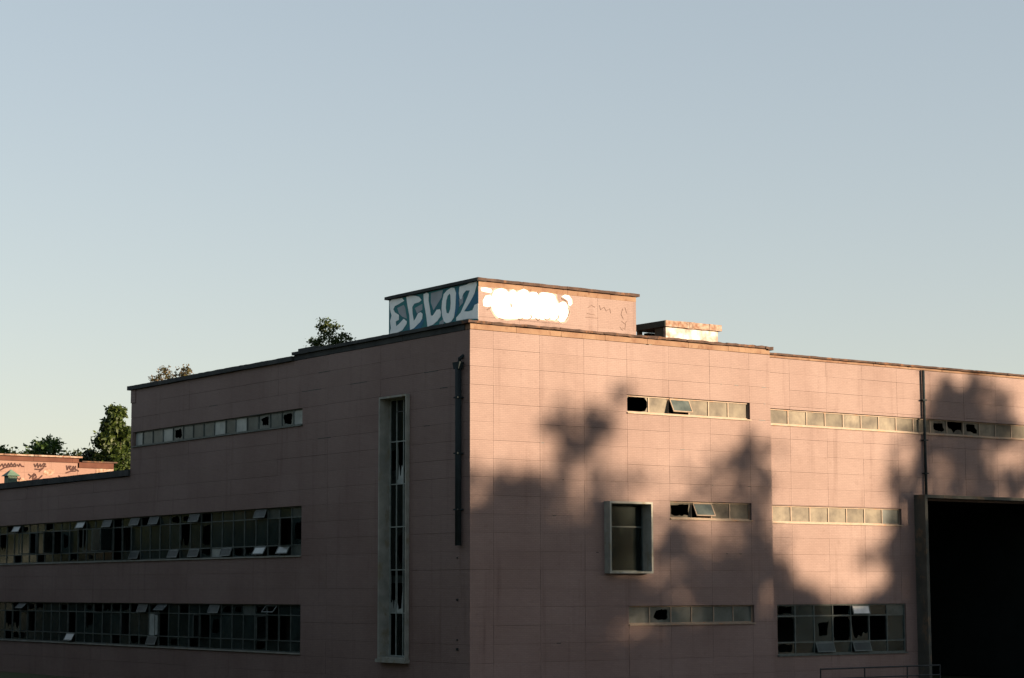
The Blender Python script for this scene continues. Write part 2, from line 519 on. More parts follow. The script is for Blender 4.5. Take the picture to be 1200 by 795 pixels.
def window(face, us, zs, parent, frame_mat, glass_mat, n=-0.14, states=None, sill=True, sill_mat=None, bar=0.05, rng=None, sill_out=0.06, default='full', alt_mats=None):
    """us: mullion lines, zs: transom lines; states[(col,row)] in full/none/hole/shards/open/pale ..."""
    rng = rng or random.Random(3)
    states = states or {}
    mb = MB(); u0, u1, z0, z1 = us[0], us[-1], zs[0], zs[-1]
    fbox(mb, face, u0, u1, z1 - bar, z1, n - .05, n + .03, frame_mat)
    fbox(mb, face, u0, u1, z0, z0 + bar, n - .05, n + .03, frame_mat)
    for i, u in enumerate(us):
        a = u0 if i == 0 else u - bar / 2
        b = u1 if i == len(us) - 1 else u + bar / 2
        if i == 0: b = u0 + bar
        if i == len(us) - 1: a = u1 - bar
        fbox(mb, face, a, b, z0 + bar, z1 - bar, n - .045, n + .025, frame_mat)
    for z in zs[1:-1]:
        for i in range(len(us) - 1):
            fbox(mb, face, us[i] + bar / 2, us[i + 1] - bar / 2, z - bar / 2, z + bar / 2, n - .04, n + .02, frame_mat)
    wn = mb.build("window", parent)
    if sill:
        s = MB(); fbox(s, face, u0 - 0.02, u1 + 0.02, z0 - 0.05, z0 - 0.002, n + .031, sill_out, sill_mat or frame_mat)
        s.build("sill", wn)
    for i in range(len(us) - 1):
        for j in range(len(zs) - 1):
            st = states.get((i, j), default)
            a, b = us[i] + bar / 2, us[i + 1] - bar / 2
            c, d = zs[j] + bar / 2, zs[j + 1] - bar / 2
            if j == 0: c = zs[0] + bar
            if j == len(zs) - 2: d = zs[-1] - bar
            gm = glass_mat
            if st == 'mix':
                st = rng.choices(['full', 'pale', 'none', 'shards', 'hole'], [7, .15, 1.5, 1.4, 1.2])[0]
            if st == 'pale': gm = 'pane_pale_dust'; st = 'full'
            if st == 'paleshard': gm = 'pane_pale_dust'; st = 'shards'
            if st == 'grey': gm = 'pane_grey_dust'; st = 'full'
            if st == 'full':
                g = MB(); fbox(g, face, a, b, c, d, n - .014 + rng.uniform(-.004, .004), n - .006, gm)
                o = g.build("pane", wn)
            elif st == 'hole': ragged_hole_pane(face, a, b, c, d, n - .006, gm, rng, rng.uniform(.5, .85)).build("pane", wn)
            elif st == 'bighole': ragged_hole_pane(face, a, b, c, d, n - .006, gm, rng, 1.15).build('pane', wn)
            elif st == 'shards': shard_pane(face, a, b, c, d, n - .006, gm, rng).build("pane", wn)
            elif st in ('open', 'openpale', 'openframe', 'openwide', 'openR', 'openreflect'):
                sash(face, a, b, c, d, n + .05, math.radians({'open': 20, 'openpale': 28, 'openframe': 40, 'openwide': 45, 'openR': 27, 'openreflect': 14}[st]), frame_mat,
                     {'open': 'pane_dull', 'openpale': 'pane_pale_dust', 'openframe': gm, 'openwide': 'pane_dull', 'openR': 'pane_grey_dust', 'openreflect': 'white_paint'}[st], wn, glass=st != 'openframe')  # white sash: its bright reflection is put into the glass colour
            elif st in ('casement', 'casement_r'):
                sash(face, a, b, c, d, n + .05, math.radians(rng.uniform(25, 70)), frame_mat, gm, wn, glass=rng.random() < .5, side=-1 if st == 'casement' else 1)
    return wn

def slab_run(name, face, u0, u1, z0, z1, n0, n1, parent, mat, step=2.05, jitter=0.012, joint=0.012, rng=random.Random(5), erode=0.0):
    """a run of coping / fascia stones, each its own object with slightly worn edges"""
    u = u0
    while u < u1 - 0.05:
        v = min(u + step, u1)
        if u1 - v < 0.4: v = u1
        K = max(2, int((v - u) / 0.22)); mb = MB(); k = mb.m(mat)
        a, b = u + joint / 2, v - joint / 2
        dz, dn = rng.uniform(-jitter, jitter), rng.uniform(-jitter, jitter)
        for i in range(K + 1):
            t = a + (b - a) * i / K
            e1, e2, e3 = (rng.uniform(0, erode) for _ in range(3))
            mb.v += [tuple(P(face, t, z0 + dz, n0)), tuple(P(face, t, z0 + dz + e3 * .6, n1 + dn - e1)),
                     tuple(P(face, t, z1 + dz - e2 * .5, n1 + dn - e2)), tuple(P(face, t, z1 + dz, n0))]
        for i in range(K):
            for q in range(4):
                q2 = (q + 1) % 4
                f = (i * 4 + q, (i + 1) * 4 + q, (i + 1) * 4 + q2, i * 4 + q2)
                mb.f.append(f); mb.mi.append(k)
        mb.f.append((0, 1, 2, 3)); mb.mi.append(k)
        mb.f.append(tuple(K * 4 + q for q in (3, 2, 1, 0))); mb.mi.append(k)
        mb.build(name, parent)
        u = v

ZS = [10.68 - 0.6583 * k for k in range(18)] 
ZS = sorted([12.65, 12.0, 11.34] + [z for z in ZS if z > -0.7] + [-0.75])
GZ = -0.75

# ================================================================== MAIN BLOCK
main = thing("factory_building", "three-storey pink tiled factory block with white-lettered roof house above its corner", "building", (7.25, 13.9, GZ))
holesR = [(7.2, 13.40, 10.02, 10.68), (9.25, 13.40, 6.07, 6.73), (7.2, 13.46, 2.10, 2.78), (6.06, 8.10, 3.99, 6.63)]
usR = [0.0, 1.025, 3.10, 5.14, 7.19, 9.24, 11.32, 13.38, 14.5]
panel_grid(FR, usR, ZS, holesR, main)
backing(FR, 0.03, 14.5, GZ, 12.65, holesR, main)
TW = (3.96, 5.87, 0.86, 10.62)
holesL = [(11.9, 27.6, 10.02, 10.68), (11.9, 27.8, 4.77, 6.75), (11.9, 27.8, 0.90, 2.82), TW]
usL = [0.0, 3.93, 5.98, 9.9, 13.9, 17.9, 21.9, 24.85, 27.8]
panel_grid(FL, usL, ZS, holesL, main)
backing(FL, 0.32, 27.8, GZ, 12.65, holesL, main)
# far and right-hand walls, roof, floors
mb = MB()
mb.box(0.03, 14.5, 27.5, 27.8, 8.95, 12.65, "joint_mortar")
mb.box(14.2, 14.5, 0.32, 27.5, 12.3, 12.65, "joint_mortar")
mb.box(14.2, 14.48, 15.3, 27.5, GZ, 12.3, "joint_mortar")
mb.build("rear_wall", main)
mb = MB()
mb.box(0.33, 14.2, 0.33, 27.5, 12.35, 12.60, "roof_felt")
mb.build("roof", main)
for z in (3.65, 7.6, -0.3):
    mb = MB(); mb.box(0.5, 14.2, 0.5, 27.4, z, z + .28, "interior_wall"); mb.build("floor_slab", main)
mb = MB()
mb.box(6.2, 6.35, 9.5, 27.3, -0.02, 12.3, "interior_wall")
mb.box(0.5, 14.0, 9.35, 9.5, -0.02, 12.3, "interior_wall")
mb.box(2.0, 14.0, 3.2, 3.3, -0.02, 12.3, "interior_dark")
mb.box(3.2, 3.3, 4.0, 9.3, -0.02, 12.3, "interior_dark")
mb.build("partition", main)
for yy in np.arange(11.5, 27.5, 4.0):
    mb = MB(); mb.box(1.6, 1.95, yy, yy + .35, -0.02, 12.3, "interior_wall"); mb.build("column", main)

# cornice: tan band flush with the wall, dark weathered coping on top
slab_run("fascia_stone", FR, 0.0, 14.5, 12.66, 12.86, -0.3, 0.012, main, "fascia_concrete", jitter=0.004, erode=0.006)
slab_run("coping_stone", FR, -0.14, 14.62, 12.865, 12.985, -0.35, 0.13, main, "coping_concrete", jitter=0.008, erode=0.05)
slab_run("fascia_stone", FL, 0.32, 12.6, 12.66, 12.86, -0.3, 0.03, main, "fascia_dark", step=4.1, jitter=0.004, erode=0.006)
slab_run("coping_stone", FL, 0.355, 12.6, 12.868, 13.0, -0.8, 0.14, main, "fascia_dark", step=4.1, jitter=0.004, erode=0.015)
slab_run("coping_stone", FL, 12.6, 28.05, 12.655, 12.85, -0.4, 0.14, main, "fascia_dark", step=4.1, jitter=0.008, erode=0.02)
mb = MB(); mb.box(-0.06, 0.3, 10.9, 12.2, 13.0, 13.10, "fascia_dark"); mb.build("coping_cap", main)
mb = MB(); mb.box(-0.03, -0.002, 27.35, 27.83, 12.05, 12.65, "pink_tile"); mb.build("corner_cover", main)
mb = MB(); mb.box(14.35, 14.62, -0.1, 15, 12.84, 12.96, "coping_concrete"); mb.build("side_coping", main)

rng = random.Random(21)
# street side strips
u6 = [7.2, 8.33, 9.30, 10.34, 11.34, 12.35, 13.40]
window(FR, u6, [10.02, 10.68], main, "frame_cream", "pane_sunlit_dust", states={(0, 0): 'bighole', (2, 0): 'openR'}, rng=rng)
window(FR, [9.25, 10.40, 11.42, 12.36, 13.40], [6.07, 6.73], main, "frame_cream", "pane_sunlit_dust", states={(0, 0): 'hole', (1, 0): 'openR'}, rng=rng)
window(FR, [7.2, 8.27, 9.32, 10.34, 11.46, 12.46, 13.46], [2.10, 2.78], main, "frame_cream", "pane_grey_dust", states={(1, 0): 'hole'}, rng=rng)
# the two raised awning lights of the sunlit strips
for (a, b, z0, z1) in ((9.10, 9.98, 10.06, 10.66),):
    pass

def surround(face, u0, u1, z0, z1, n0, n1, t, mat, parent, glass_n, fm, us=None, zs=None, gm="pane_clear", states=None, rng=rng):
    mb = MB()
    fbox(mb, face, u0, u1, z1 - t, z1, n0, n1, mat)
    fbox(mb, face, u0, u1, z0, z0 + t, n0, n1, mat)
    fbox(mb, face, u0, u0 + t, z0 + t, z1 - t, n0, n1, mat)
    fbox(mb, face, u1 - t, u1, z0 + t, z1 - t, n0, n1, mat)
    sr = mb.build("window_surround", parent)
    us = us or [u0 + t, u1 - t]; zs = zs or [z0 + t, z1 - t]
    window(face, us, zs, parent, fm, gm, n=glass_n, states=states, sill=False, bar=0.04, rng=rng, default='full')
    return sr
# boxed window
surround(FR, 6.05, 8.11, 3.98, 6.64, -0.30, 0.34, 0.075, "surround_concrete", main, -0.2, "frame_grey",
         us=[6.125, 8.035], zs=[4.055, 5.72, 6.565], gm='pane_thin_grime', states={})
# tall stair window
zst = [0.93 + (10.55 - 0.93) * k / 6 for k in range(7)]
surround(FL, 3.95, 5.88, 0.85, 10.63, -0.40, 0.15, 0.07, "surround_concrete", main, -0.34, "frame_pale",
         us=[4.02, 4.86, 5.34, 5.81], zs=zst, gm='pane_thin_grime', states={(1, 4): 'paleshard', (2, 4): 'hole', (1, 1): 'paleshard', (2, 1): 'paleshard', (1, 2): 'hole', (0, 3): 'none', (2, 0): 'none'})
mb = MB(); fbox(mb, FL, 3.9, 5.93, 0.72, 0.845, -.02, .22, "surround_concrete"); mb.build("sill", main)
# gable strips
um = [27.6, 26.75, 25.72, 24.67, 23.66, 22.68, 21.7, 20.7, 19.69, 18.66, 17.75, 16.75, 15.74, 14.75, 13.78, 12.8, 11.9][::-1]
stL = {(0, 0): 'pale', (1, 0): 'hole', (3, 0): 'hole', (5, 0): 'pale', (6, 0): 'grey', (7, 0): 'pale', (8, 0): 'grey', (12, 0): 'pale', (11, 0): 'hole', (15, 0): 'pale'}
window(FL, um, [10.02, 10.68], main, "frame_grey", "pane_grey_dust", n=-0.12, states=stL, rng=rng)
def gable_states(cols, rng, top, bottom, off=0):
    s = {}
    for c in range(cols):
        for r in range(3):
            s[(c, r)] = 'mix'
        if rng.random() < .2: s[(c, 1)] = rng.choice(['casement', 'casement_r'])
        if c + off in top: s[(c, 2)] = top[c + off]
        if c + off in bottom: s[(c, 0)] = bottom[c + off]
    return s
c16 = [11.9 + 15.9 * k / 16 for k in range(17)]
t2 = {3: 'open', 9: 'open', 11: 'hole', 13: 'open', 15: 'open', 18: 'open', 21: 'openpale', 29: 'openpale', 0: 'grey', 2: 'grey'}
b2 = {1: 'openpale', 3: 'openpale', 6: 'open', 9: 'open', 11: 'open', 15: 'open', 20: 'hole', 0: 'grey'}
t3 = {2: 'openframe', 7: 'open', 12: 'openwide', 14: 'open', 28: 'openwide', 4: 'grey'}
b3 = {13: 'open', 22: 'openpale'}
window(FL, c16, [4.77, 5.20, 6.32, 6.75], main, "frame_grey", "pane_clear", n=-0.14, states=gable_states(16, rng, t2, b2), rng=rng, sill_mat="surround_concrete", bar=0.045)
window(FL, c16, [0.90, 1.36, 2.38, 2.82], main, "frame_grey", "pane_clear", n=-0.14, states=gable_states(16, rng, t3, b3), rng=rng, sill_mat="surround_concrete", bar=0.045)

# joints that have opened or lost their pointing
rj = random.Random(77)
for face, spots in ((FR, [(px_to_face(FR, x, y), l) for x, y, l in ((636, 518, .12), (660, 560, .05), (758, 410, .2), (845, 452, .05), (863, 453, .2), (896, 473, .08), (893, 494, .35), (800, 526, .22), (835, 568, .06), (878, 570, .15),
        (650, 603, .15), (760, 395, .3), (788, 470, .03), (895, 454, .22), (700, 640, .1), (868, 648, .12), (852, 649, .06), (655, 762, .2))]),
                    (FL, [(px_to_face(FL, x, y), l) for x, y, l in ((505, 435, .9), (420, 450, 1.2), (520, 452, .5), (365, 463, 1.5), (380, 437, .9), (470, 490, .7), (500, 500, .4), (300, 480, 1.0), (250, 470, .8), (380, 510, 1.0))])):
    for (u, z), l in spots:
        z = min(ZS, key=lambda q: abs(q - z))
        mb = MB(); fbox(mb, face, u - l / 2, u + l / 2, z - .017, z + .013, -.02, .003, "dark_steel"); mb.build("open_joint", main)

# rainwater pipe on the gable
pp = MB()
pp.tube([(-0.15, 0.52, 4.95), (-0.15, 0.52, 11.3)], 0.115, "pipe_paint", 12)
ppo = pp.build("drainpipe", main, smooth=True)
mb = MB()
mb.prism([(-0.05, 0.38, 11.25), (-0.05, 0.68, 11.25), (-0.05, 0.76, 11.5), (-0.05, 0.30, 11.5)], (-0.20, 0, 0), "pipe_paint")
mb.tube([(-0.13, 0.5, 11.45), (-0.13, 0.46, 11.62), (0.02, 0.42, 11.74)], 0.07, "pipe_paint", 8)
mb.build("rainwater_head", main)
for z in (6.2, 8.2, 10.2):
    mb = MB(); mb.box(-0.275, -0.0, 0.39, 0.65, z, z + .05, "pipe_paint"); mb.build("pipe_bracket", main)
for z, s in ((3.0, .05), (1.6, .035), (1.25, .06), (4.5, .03)):
    mb = MB(); mb.box(-0.03, 0.01, 0.78 - s, 0.78 + s, z, z + s * 1.5, "dark_steel"); mb.build("pipe_bracket_stub", main)

# ================================================================== LOW GABLE WING
low = thing("factory_wing", "low two-storey wing continuing the shaded factory side to the left of the tall block", "building", (7.25, 44, GZ))
Y2 = 60.0
ZL = [z for z in ZS if z < 8.3] + [8.66]
holesW = [(27.8, 59.6, 4.77, 6.75), (27.8, 59.6, 0.90, 2.82)]
panel_grid(FL, [27.8, 31.8, 35.9, 39.9, 43.9, 47.9, 51.9, 55.9, 60.0], ZL, holesW, low)
backing(FL, 27.8, Y2, GZ, 8.66, holesW, low)
slab_run("coping_stone", FL, 27.8, Y2, 8.68, 8.98, -0.4, 0.12, low, "fascia_dark", step=4.1, jitter=0.008, erode=0.02)
mb = MB(); mb.box(0.33, 14.5, 27.81, Y2 - .3, 8.4, 8.66, "roof_felt"); mb.build("roof", low)
mb = MB(); mb.box(0.03, 14.5, Y2 - .3, Y2, GZ, 8.66, "joint_mortar"); mb.box(14.2, 14.5, 27.81, Y2 - .3, GZ, 8.4, "joint_mortar"); mb.build("rear_wall", low)
for z in (3.65, -0.3):
    mb = MB(); mb.box(0.5, 14.1, 27.85, 59.6, z, z + .28, "interior_wall"); mb.build("floor_slab", low)
mb = MB(); mb.box(6.2, 6.35, 27.9, 59.6, -0.02, 8.3, "interior_wall"); mb.build("partition", low)
for yy in np.arange(31.5, 59, 4.0):
    mb = MB(); mb.box(1.6, 1.95, yy, yy + .35, -0.02, 8.3, "interior_wall"); mb.build("column", low)
c32 = [27.8 + 0.994 * k for k in range(33)]
window(FL, c32, [4.77, 5.20, 6.32, 6.75], low, "frame_grey", "pane_clear", n=-0.14, states=gable_states(32, rng, t2, b2, 16), rng=rng, sill_mat="surround_concrete", bar=0.045)
window(FL, c32, [0.90, 1.36, 2.38, 2.82], low, "frame_grey", "pane_clear", n=-0.14, states=gable_states(32, rng, t3, b3, 16), rng=rng, sill_mat="surround_concrete", bar=0.045)

# ================================================================== RIGHT WING
wing = thing("factory_building", "pink tiled factory wing right of the corner block, with huge dark loading doorway", "building", (25.5, 8, GZ))
XE = 38.0
DX0, DX1, DZ = 22.97, 33.5, 7.08
holesRW = [(14.5, 36.9, 9.93, 10.56), (14.5, 22.08, 6.03, 6.70), (14.95, 22.2, 0.80, 2.78), (DX0, DX1, GZ - .1, DZ)]
usW = [14.5] + [15.83 + 2.05 * k for k in range(11)] + [XE]
ZW = [z for z in ZS if z < 12.1] + [12.60]
panel_grid(FW, usW, ZW, holesRW, wing)
backing(FW, 14.5, XE, GZ, 12.60, holesRW, wing)
slab_run("fascia_stone", FW, 14.5, XE, 12.61, 12.70, -0.3, 0.006, wing, "fascia_concrete", jitter=0.003, erode=0.01)
slab_run("coping_stone", FW, 14.5, XE, 12.705, 12.80, -0.35, 0.12, wing, "coping_concrete", jitter=0.005, erode=0.03)
mb = MB(); mb.box(14.51, XE, 0.63, 15.0, 12.3, 12.58, "roof_felt"); mb.build("roof", wing)
mb = MB(); mb.box(14.51, XE, 15.0, 15.3, GZ, 12.6, "joint_mortar"); mb.box(XE - .3, XE - .002, 0.62, 15, GZ, 12.3, "joint_mortar"); mb.build("rear_wall", wing)
mb = MB(); mb.box(14.55, 22.6, 0.7, 14.9, 3.65, 3.93, "interior_wall"); mb.build("floor_slab", wing)
mb = MB(); mb.box(14.55, 37.6, 0.7, 14.9, 7.6, 7.88, "interior_dark"); mb.build("floor_slab", wing)
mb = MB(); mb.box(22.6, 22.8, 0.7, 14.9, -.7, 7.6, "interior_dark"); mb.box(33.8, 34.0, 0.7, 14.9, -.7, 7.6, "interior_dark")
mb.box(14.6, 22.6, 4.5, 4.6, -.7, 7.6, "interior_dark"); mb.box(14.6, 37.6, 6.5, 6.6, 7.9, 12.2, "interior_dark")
mb.build("partition", wing)
uw1 = [14.5, 14.84, 15.83] + [15.83 + 1.03 * k for k in range(1, 20)]
uw1 = [u for u in uw1 if u < 36.3] + [36.9]
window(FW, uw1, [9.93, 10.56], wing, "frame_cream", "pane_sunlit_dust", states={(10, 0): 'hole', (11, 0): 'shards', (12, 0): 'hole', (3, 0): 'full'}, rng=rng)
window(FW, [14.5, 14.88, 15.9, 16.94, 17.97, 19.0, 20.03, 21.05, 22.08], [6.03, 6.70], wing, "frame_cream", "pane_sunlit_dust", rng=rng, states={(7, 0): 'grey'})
uw3 = [14.95, 15.98, 17.02, 18.06, 19.08, 20.12, 21.16, 22.2]
stw = {}
for c in range(7):
    stw[(c, 1)] = ['bighole', 'full', 'hole', 'bighole', 'shards', 'none', 'full'][c]
    stw[(c, 2)] = ['hole', 'full', 'full', 'bighole', 'openreflect', 'full', 'grey'][c]
    stw[(c, 0)] = ['hole', 'full', 'open', 'full', 'open', 'full', 'full'][c]
window(FW, uw3, [0.80, 1.28, 2.32, 2.78], wing, "frame_grey", "pane_clear", n=-0.10, states=stw, rng=rng)
# loading doorway portal
PX0 = DX0 - 0.12
mb = MB()
fbox(mb, FW, PX0, PX0 + .16, GZ, 7.16, -0.32, 0.62, "portal_concrete")
fbox(mb, FW, PX0, DX1 + .04, 7.165, 7.30, -0.32, 0.62, "portal_concrete")
fbox(mb, FW, DX1, DX1 + .16, GZ, 7.16, -0.32, 0.62, "portal_concrete")
mb.build("door_surround", wing)
# downpipe
mb = MB(); mb.tube([(23.5, 0.20, 7.31), (23.5, 0.20, 12.6)], 0.06, "pipe_paint", 10); mb.build("drainpipe", wing, smooth=True)
for z in (8.2, 9.6, 11.3):
    mb = MB(); mb.box(23.38, 23.62, 0.12, 0.30, z, z + .05, "pipe_paint"); mb.build("pipe_bracket", wing)

# ================================================================== ROOF HOUSE WITH LETTERING
ph = thing("roof_house", "square pink roof house with big painted letters on its shaded side", "roof house", (4.77, 4.05, 12.6))
X0, Y0, X1, Y1 = 1.06, 1.0, 8.48, 7.1
FPR, FPL = ('R', -Y0), ('L', -X0)
mb = MB(); mb.box(X0 + .03, X1, Y0 + .03, Y1, 12.6, 14.60, "joint_mortar"); mb.build("wall", ph)
panel_grid(FPR, [X0, 2.9, 4.75, 6.6, X1], [12.6, 13.3, 14.6], [], ph)
panel_grid(FPL, [Y0, 3.03, 5.06, Y1], [12.6, 13.3, 14.6], [], ph)
slab_run("coping_stone", FPR, X0 - .1, X1 + .12, 14.61, 14.73, -6.0, 0.12, ph, "coping_concrete", jitter=0.003, erode=0.03)
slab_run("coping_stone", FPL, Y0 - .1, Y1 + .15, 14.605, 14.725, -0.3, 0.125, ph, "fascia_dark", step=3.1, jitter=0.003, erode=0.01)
slab_run("fascia_stone", FPR, X0, X1, 14.42, 14.60, -0.0, 0.012, ph, "fascia_concrete", jitter=0.002, erode=0.004)

def strokes(face, lines, mat, n, wd, name, parent, zoom):
    ox, oy, s = zoom
    off = P(face, 0, 0, 0.003) - P(face, 0, 0, 0)
    for ln in lines:
        mb = MB()
        q = [px_to_face(face, ox + x / s, oy + y / s, n) for x, y in ln]
        for a, b in zip(q, q[1:]):
            d = Vector((b[0] - a[0], b[1] - a[1])); 
            if d.length < 1e-5: continue
            t = Vector((-d.y, d.x)).normalized() * wd / 2; e = d.normalized() * wd * .3
            c = [(a[0] - e.x + t.x, a[1] - e.y + t.y), (b[0] + e.x + t.x, b[1] + e.y + t.y), (b[0] + e.x - t.x, b[1] + e.y - t.y), (a[0] - e.x - t.x, a[1] - e.y - t.y)]
            mb.prism([P(face, u, z, n) for u, z in c], off, mat)
            n += 0.00002
        mb.build(name, parent)
def paint(face, pts, mat, n, name, parent, zoom=None, thick=0.004, clampz=None, jag=0):
    """paint film: outline measured on the photograph, laid on its wall"""
    if zoom:
        ox, oy, s = zoom; pts = [(ox + x / s, oy + y / s) for x, y in pts]
    q = [px_to_face(face, x, y, n) for x, y in pts]
    if clampz: q = [(u, min(max(z, clampz[0]), clampz[1])) for u, z in q]
    mb = MB(); mb.prism([P(face, u, z, n) for u, z in q], P(face, 0, 0, thick) - P(face, 0, 0, 0), mat)
    return mb.build(name, parent)

Zm = (430, 320, 8.0)
ca = (12.65, 14.595)
gb = MB()
fbox(gb, FPL, Y0 + .02, Y1 - .02, 12.7, 14.59, 0.004, 0.008, "teal_paint"); gbo = gb.build("painted_background", ph)
for nm, pts, mt in [
    ("painted_patch", [(285, 330), (345, 300), (360, 330), (375, 430), (330, 410), (300, 380)], "mauve_paint"),
    ("painted_patch", [(600, 190), (712, 160), (700, 230), (625, 350), (600, 280)], "mauve_paint"),
    ("painted_patch", [(450, 330), (520, 290), (520, 345), (470, 380)], "mauve_paint"),
    ("painted_patch", [(540, 440), (500, 535), (400, 560), (380, 520), (480, 430)], "blue_paint"),
    ("painted_patch", [(850, 140), (870, 300), (830, 420), (810, 300), (835, 180)], "blue_paint"),
    ("painted_patch", [(1000, 190), (1045, 170), (1045, 285), (1000, 310), (960, 350), (920, 355), (960, 290)], "blue_paint"),
    ("painted_patch", [(860, 250), (905, 220), (900, 280), (865, 320)], "mauve_paint"),
    ("painted_patch", [(680, 460), (720, 430), (720, 480), (680, 490)], "mauve_paint"),
]:
    paint(FPL, pts, mt, 0.009, nm, ph, Zm, clampz=ca)
LET = {
 'E': [(212, 270), (235, 250), (330, 235), (350, 262), (300, 292), (262, 312), (248, 340), (262, 370), (300, 395), (300, 440), (270, 455), (275, 500), (300, 480), (345, 430), (375, 455), (372, 480), (330, 540), (275, 565), (212, 575), (225, 520), (218, 450), (232, 400), (216, 340)],
 'C': [(370, 225), (400, 210), (455, 215), (490, 225), (512, 255), (490, 275), (445, 288), (425, 320), (428, 380), (440, 450), (455, 430), (480, 378), (505, 368), (522, 385), (518, 430), (500, 460), (440, 520), (405, 535), (402, 480), (398, 400), (385, 330), (375, 270)],
 'L': [(530, 200), (560, 185), (580, 195), (578, 260), (590, 330), (600, 400), (618, 400), (655, 345), (685, 340), (695, 370), (690, 410), (660, 450), (620, 485), (568, 505), (560, 430), (548, 350), (535, 280)],
 'O': [(720, 200), (750, 165), (790, 140), (820, 140), (835, 190), (832, 260), (828, 340), (815, 420), (790, 455), (750, 475), (722, 455), (705, 400), (700, 340), (705, 270)],
 'Z': [(868, 130), (935, 110), (960, 90), (1028, 82), (1030, 110), (1010, 190), (985, 240), (950, 300), (912, 360), (950, 362), (990, 350), (1010, 300), (1044, 285), (1044, 430), (950, 430), (838, 450), (838, 420), (880, 370), (915, 290), (945, 220), (965, 165), (930, 165), (905, 195), (885, 250), (870, 240), (862, 190)],
}
for ch, pts in LET.items():
    o = paint(FPL, pts, "grey_letter_paint", 0.014, "painted_letter", ph, Zm, clampz=ca)
    o['label'] = "pale grey painted letter " + ch
paint(FPL, [(758, 215), (775, 195), (782, 210), (785, 280), (780, 340), (765, 380), (748, 375), (740, 330), (745, 260)], "teal_paint", 0.019, "painted_letter_counter", ph, Zm, clampz=ca)
# white painted cloud on the sunlit side
Zr = (550, 320, 8.0)
cl = [(215, 200), (232, 165), (270, 148), (310, 143), (345, 158), (370, 185), (385, 168), (410, 155), (432, 168), (442, 186), (470, 165), (510, 150), (545, 165), (560, 190), (590, 178), (625, 182), (650, 198), (680, 182), (730, 185), (780, 195), (805, 215), (815, 250), (835, 290), (870, 268), (905, 275), (925, 320), (930, 370), (915, 420), (890, 455), (850, 462), (830, 440), (800, 445), (760, 435), (700, 440), (650, 435), (600, 430), (540, 432), (480, 425), (430, 432), (380, 435), (320, 430), (270, 420), (240, 390), (215, 350), (200, 300), (205, 240)]
ccx, ccy = 560, 305
ov = [(ccx + (x - ccx) * 1.05 + random.uniform(-5, 5), ccy + (y - ccy) * 1.10 + random.uniform(-5, 5)) for x, y in cl]
paint(FPR, ov, "overspray", 0.002, "painted_halo", ph, Zr)
paint(FPR, cl, "white_paint", 0.008, "painted_patch", ph, Zr)
strokes(FPR, [[(300, 190), (290, 280), (300, 390)], [(395, 215), (380, 300), (400, 390)], [(400, 300), (450, 290)], [(480, 220), (470, 320), (490, 390), (540, 380)], [(590, 230), (570, 310), (600, 390), (640, 330), (620, 240)],
               [(690, 240), (680, 380)], [(690, 250), (750, 300), (700, 330)], [(780, 260), (790, 330), (770, 400)]], "faint_outline", 0.0125, 0.05, "painted_outline", ph, Zr)
paint(FPR, [(105, 140), (150, 135), (205, 150), (215, 175), (200, 190), (150, 180), (110, 170)], "white_paint", 0.005, "painted_patch", ph, Zr)
paint(FPR, [(150, 215), (195, 205), (212, 230), (205, 310), (170, 320), (130, 310), (125, 260)], "white_paint", 0.005, "painted_patch", ph, Zr)
paint(FPR, [(862, 222), (895, 205), (935, 212), (962, 250), (965, 290), (945, 312), (930, 300), (922, 262), (890, 240)], "white_paint", 0.008, "painted_patch", ph, Zr)
strokes(FPR, [[(460, 430), (485, 440), (500, 425)], [(575, 395), (590, 415), (560, 435)], [(620, 425), (650, 445), (662, 430)], [(700, 430), (730, 440), (760, 425)],
              [(810, 440), (835, 425), (838, 400)], [(905, 440), (925, 415)], [(640, 180), (655, 205)], [(390, 290), (398, 320)], [(170, 345), (205, 325)], [(280, 425), (320, 438)],
              [(930, 330), (940, 370), (930, 400)], [(870, 240), (900, 255), (922, 290)]], "chalk_mark", 0.016, 0.035, "paint_mark", ph, Zr)
Zt = (540, 310, 3.75)
strokes(FPR, [[(560, 190), (575, 180), (590, 188)], [(555, 215), (590, 222)], [(610, 180), (615, 200), (630, 188), (640, 205), (655, 195), (660, 215)], [(550, 232), (600, 236)],
              [(712, 195), (705, 220), (715, 240)], [(722, 190), (730, 215)], [(708, 250), (722, 262), (730, 250)], [(725, 262), (722, 285), (712, 280)], [(700, 275), (712, 290)]],
        "chalk_mark", 0.006, 0.022, "paint_mark", ph, Zt)

# ================================================================== WHITE ROOF HATCH
bx = thing("roof_vent_box", "low white painted box with rusty slab lid on the sunlit roof edge", "roof vent", (11.35, 2.2, 12.6))
for q, mt in (((9.97, 12.66, 1.0, 1.15), "patchy_white"), ((9.95, 10.1, 1.16, 1.65), "portal_concrete"), ((9.95, 10.1, 2.6, 2.77), "portal_concrete"), ((12.5, 12.66, 1.16, 2.77), "white_paint")):  # dark left walls: the box's unlit side put into the colour
    mb = MB(); mb.box(*q, 12.6, 13.55, mt); mb.build("wall", bx)
mb = MB(); mb.box(10.3, 12.45, 2.5, 2.75, 12.6, 13.5, "interior_dark"); mb.build("rear_panel", bx)
slab_run("lid_slab", ('R', -0.88), 9.88, 12.78, 13.56, 13.82, -1.95, 0.0, bx, "weathered_white", step=0.75, jitter=0.012, erode=0.03)
mb = MB(); mb.box(9.84, 9.875, 0.9, 2.83, 13.57, 13.80, "interior_wall"); mb.build("lid_shade_sheet", bx)  # dark sheet: shade on the lid's left end put into colour

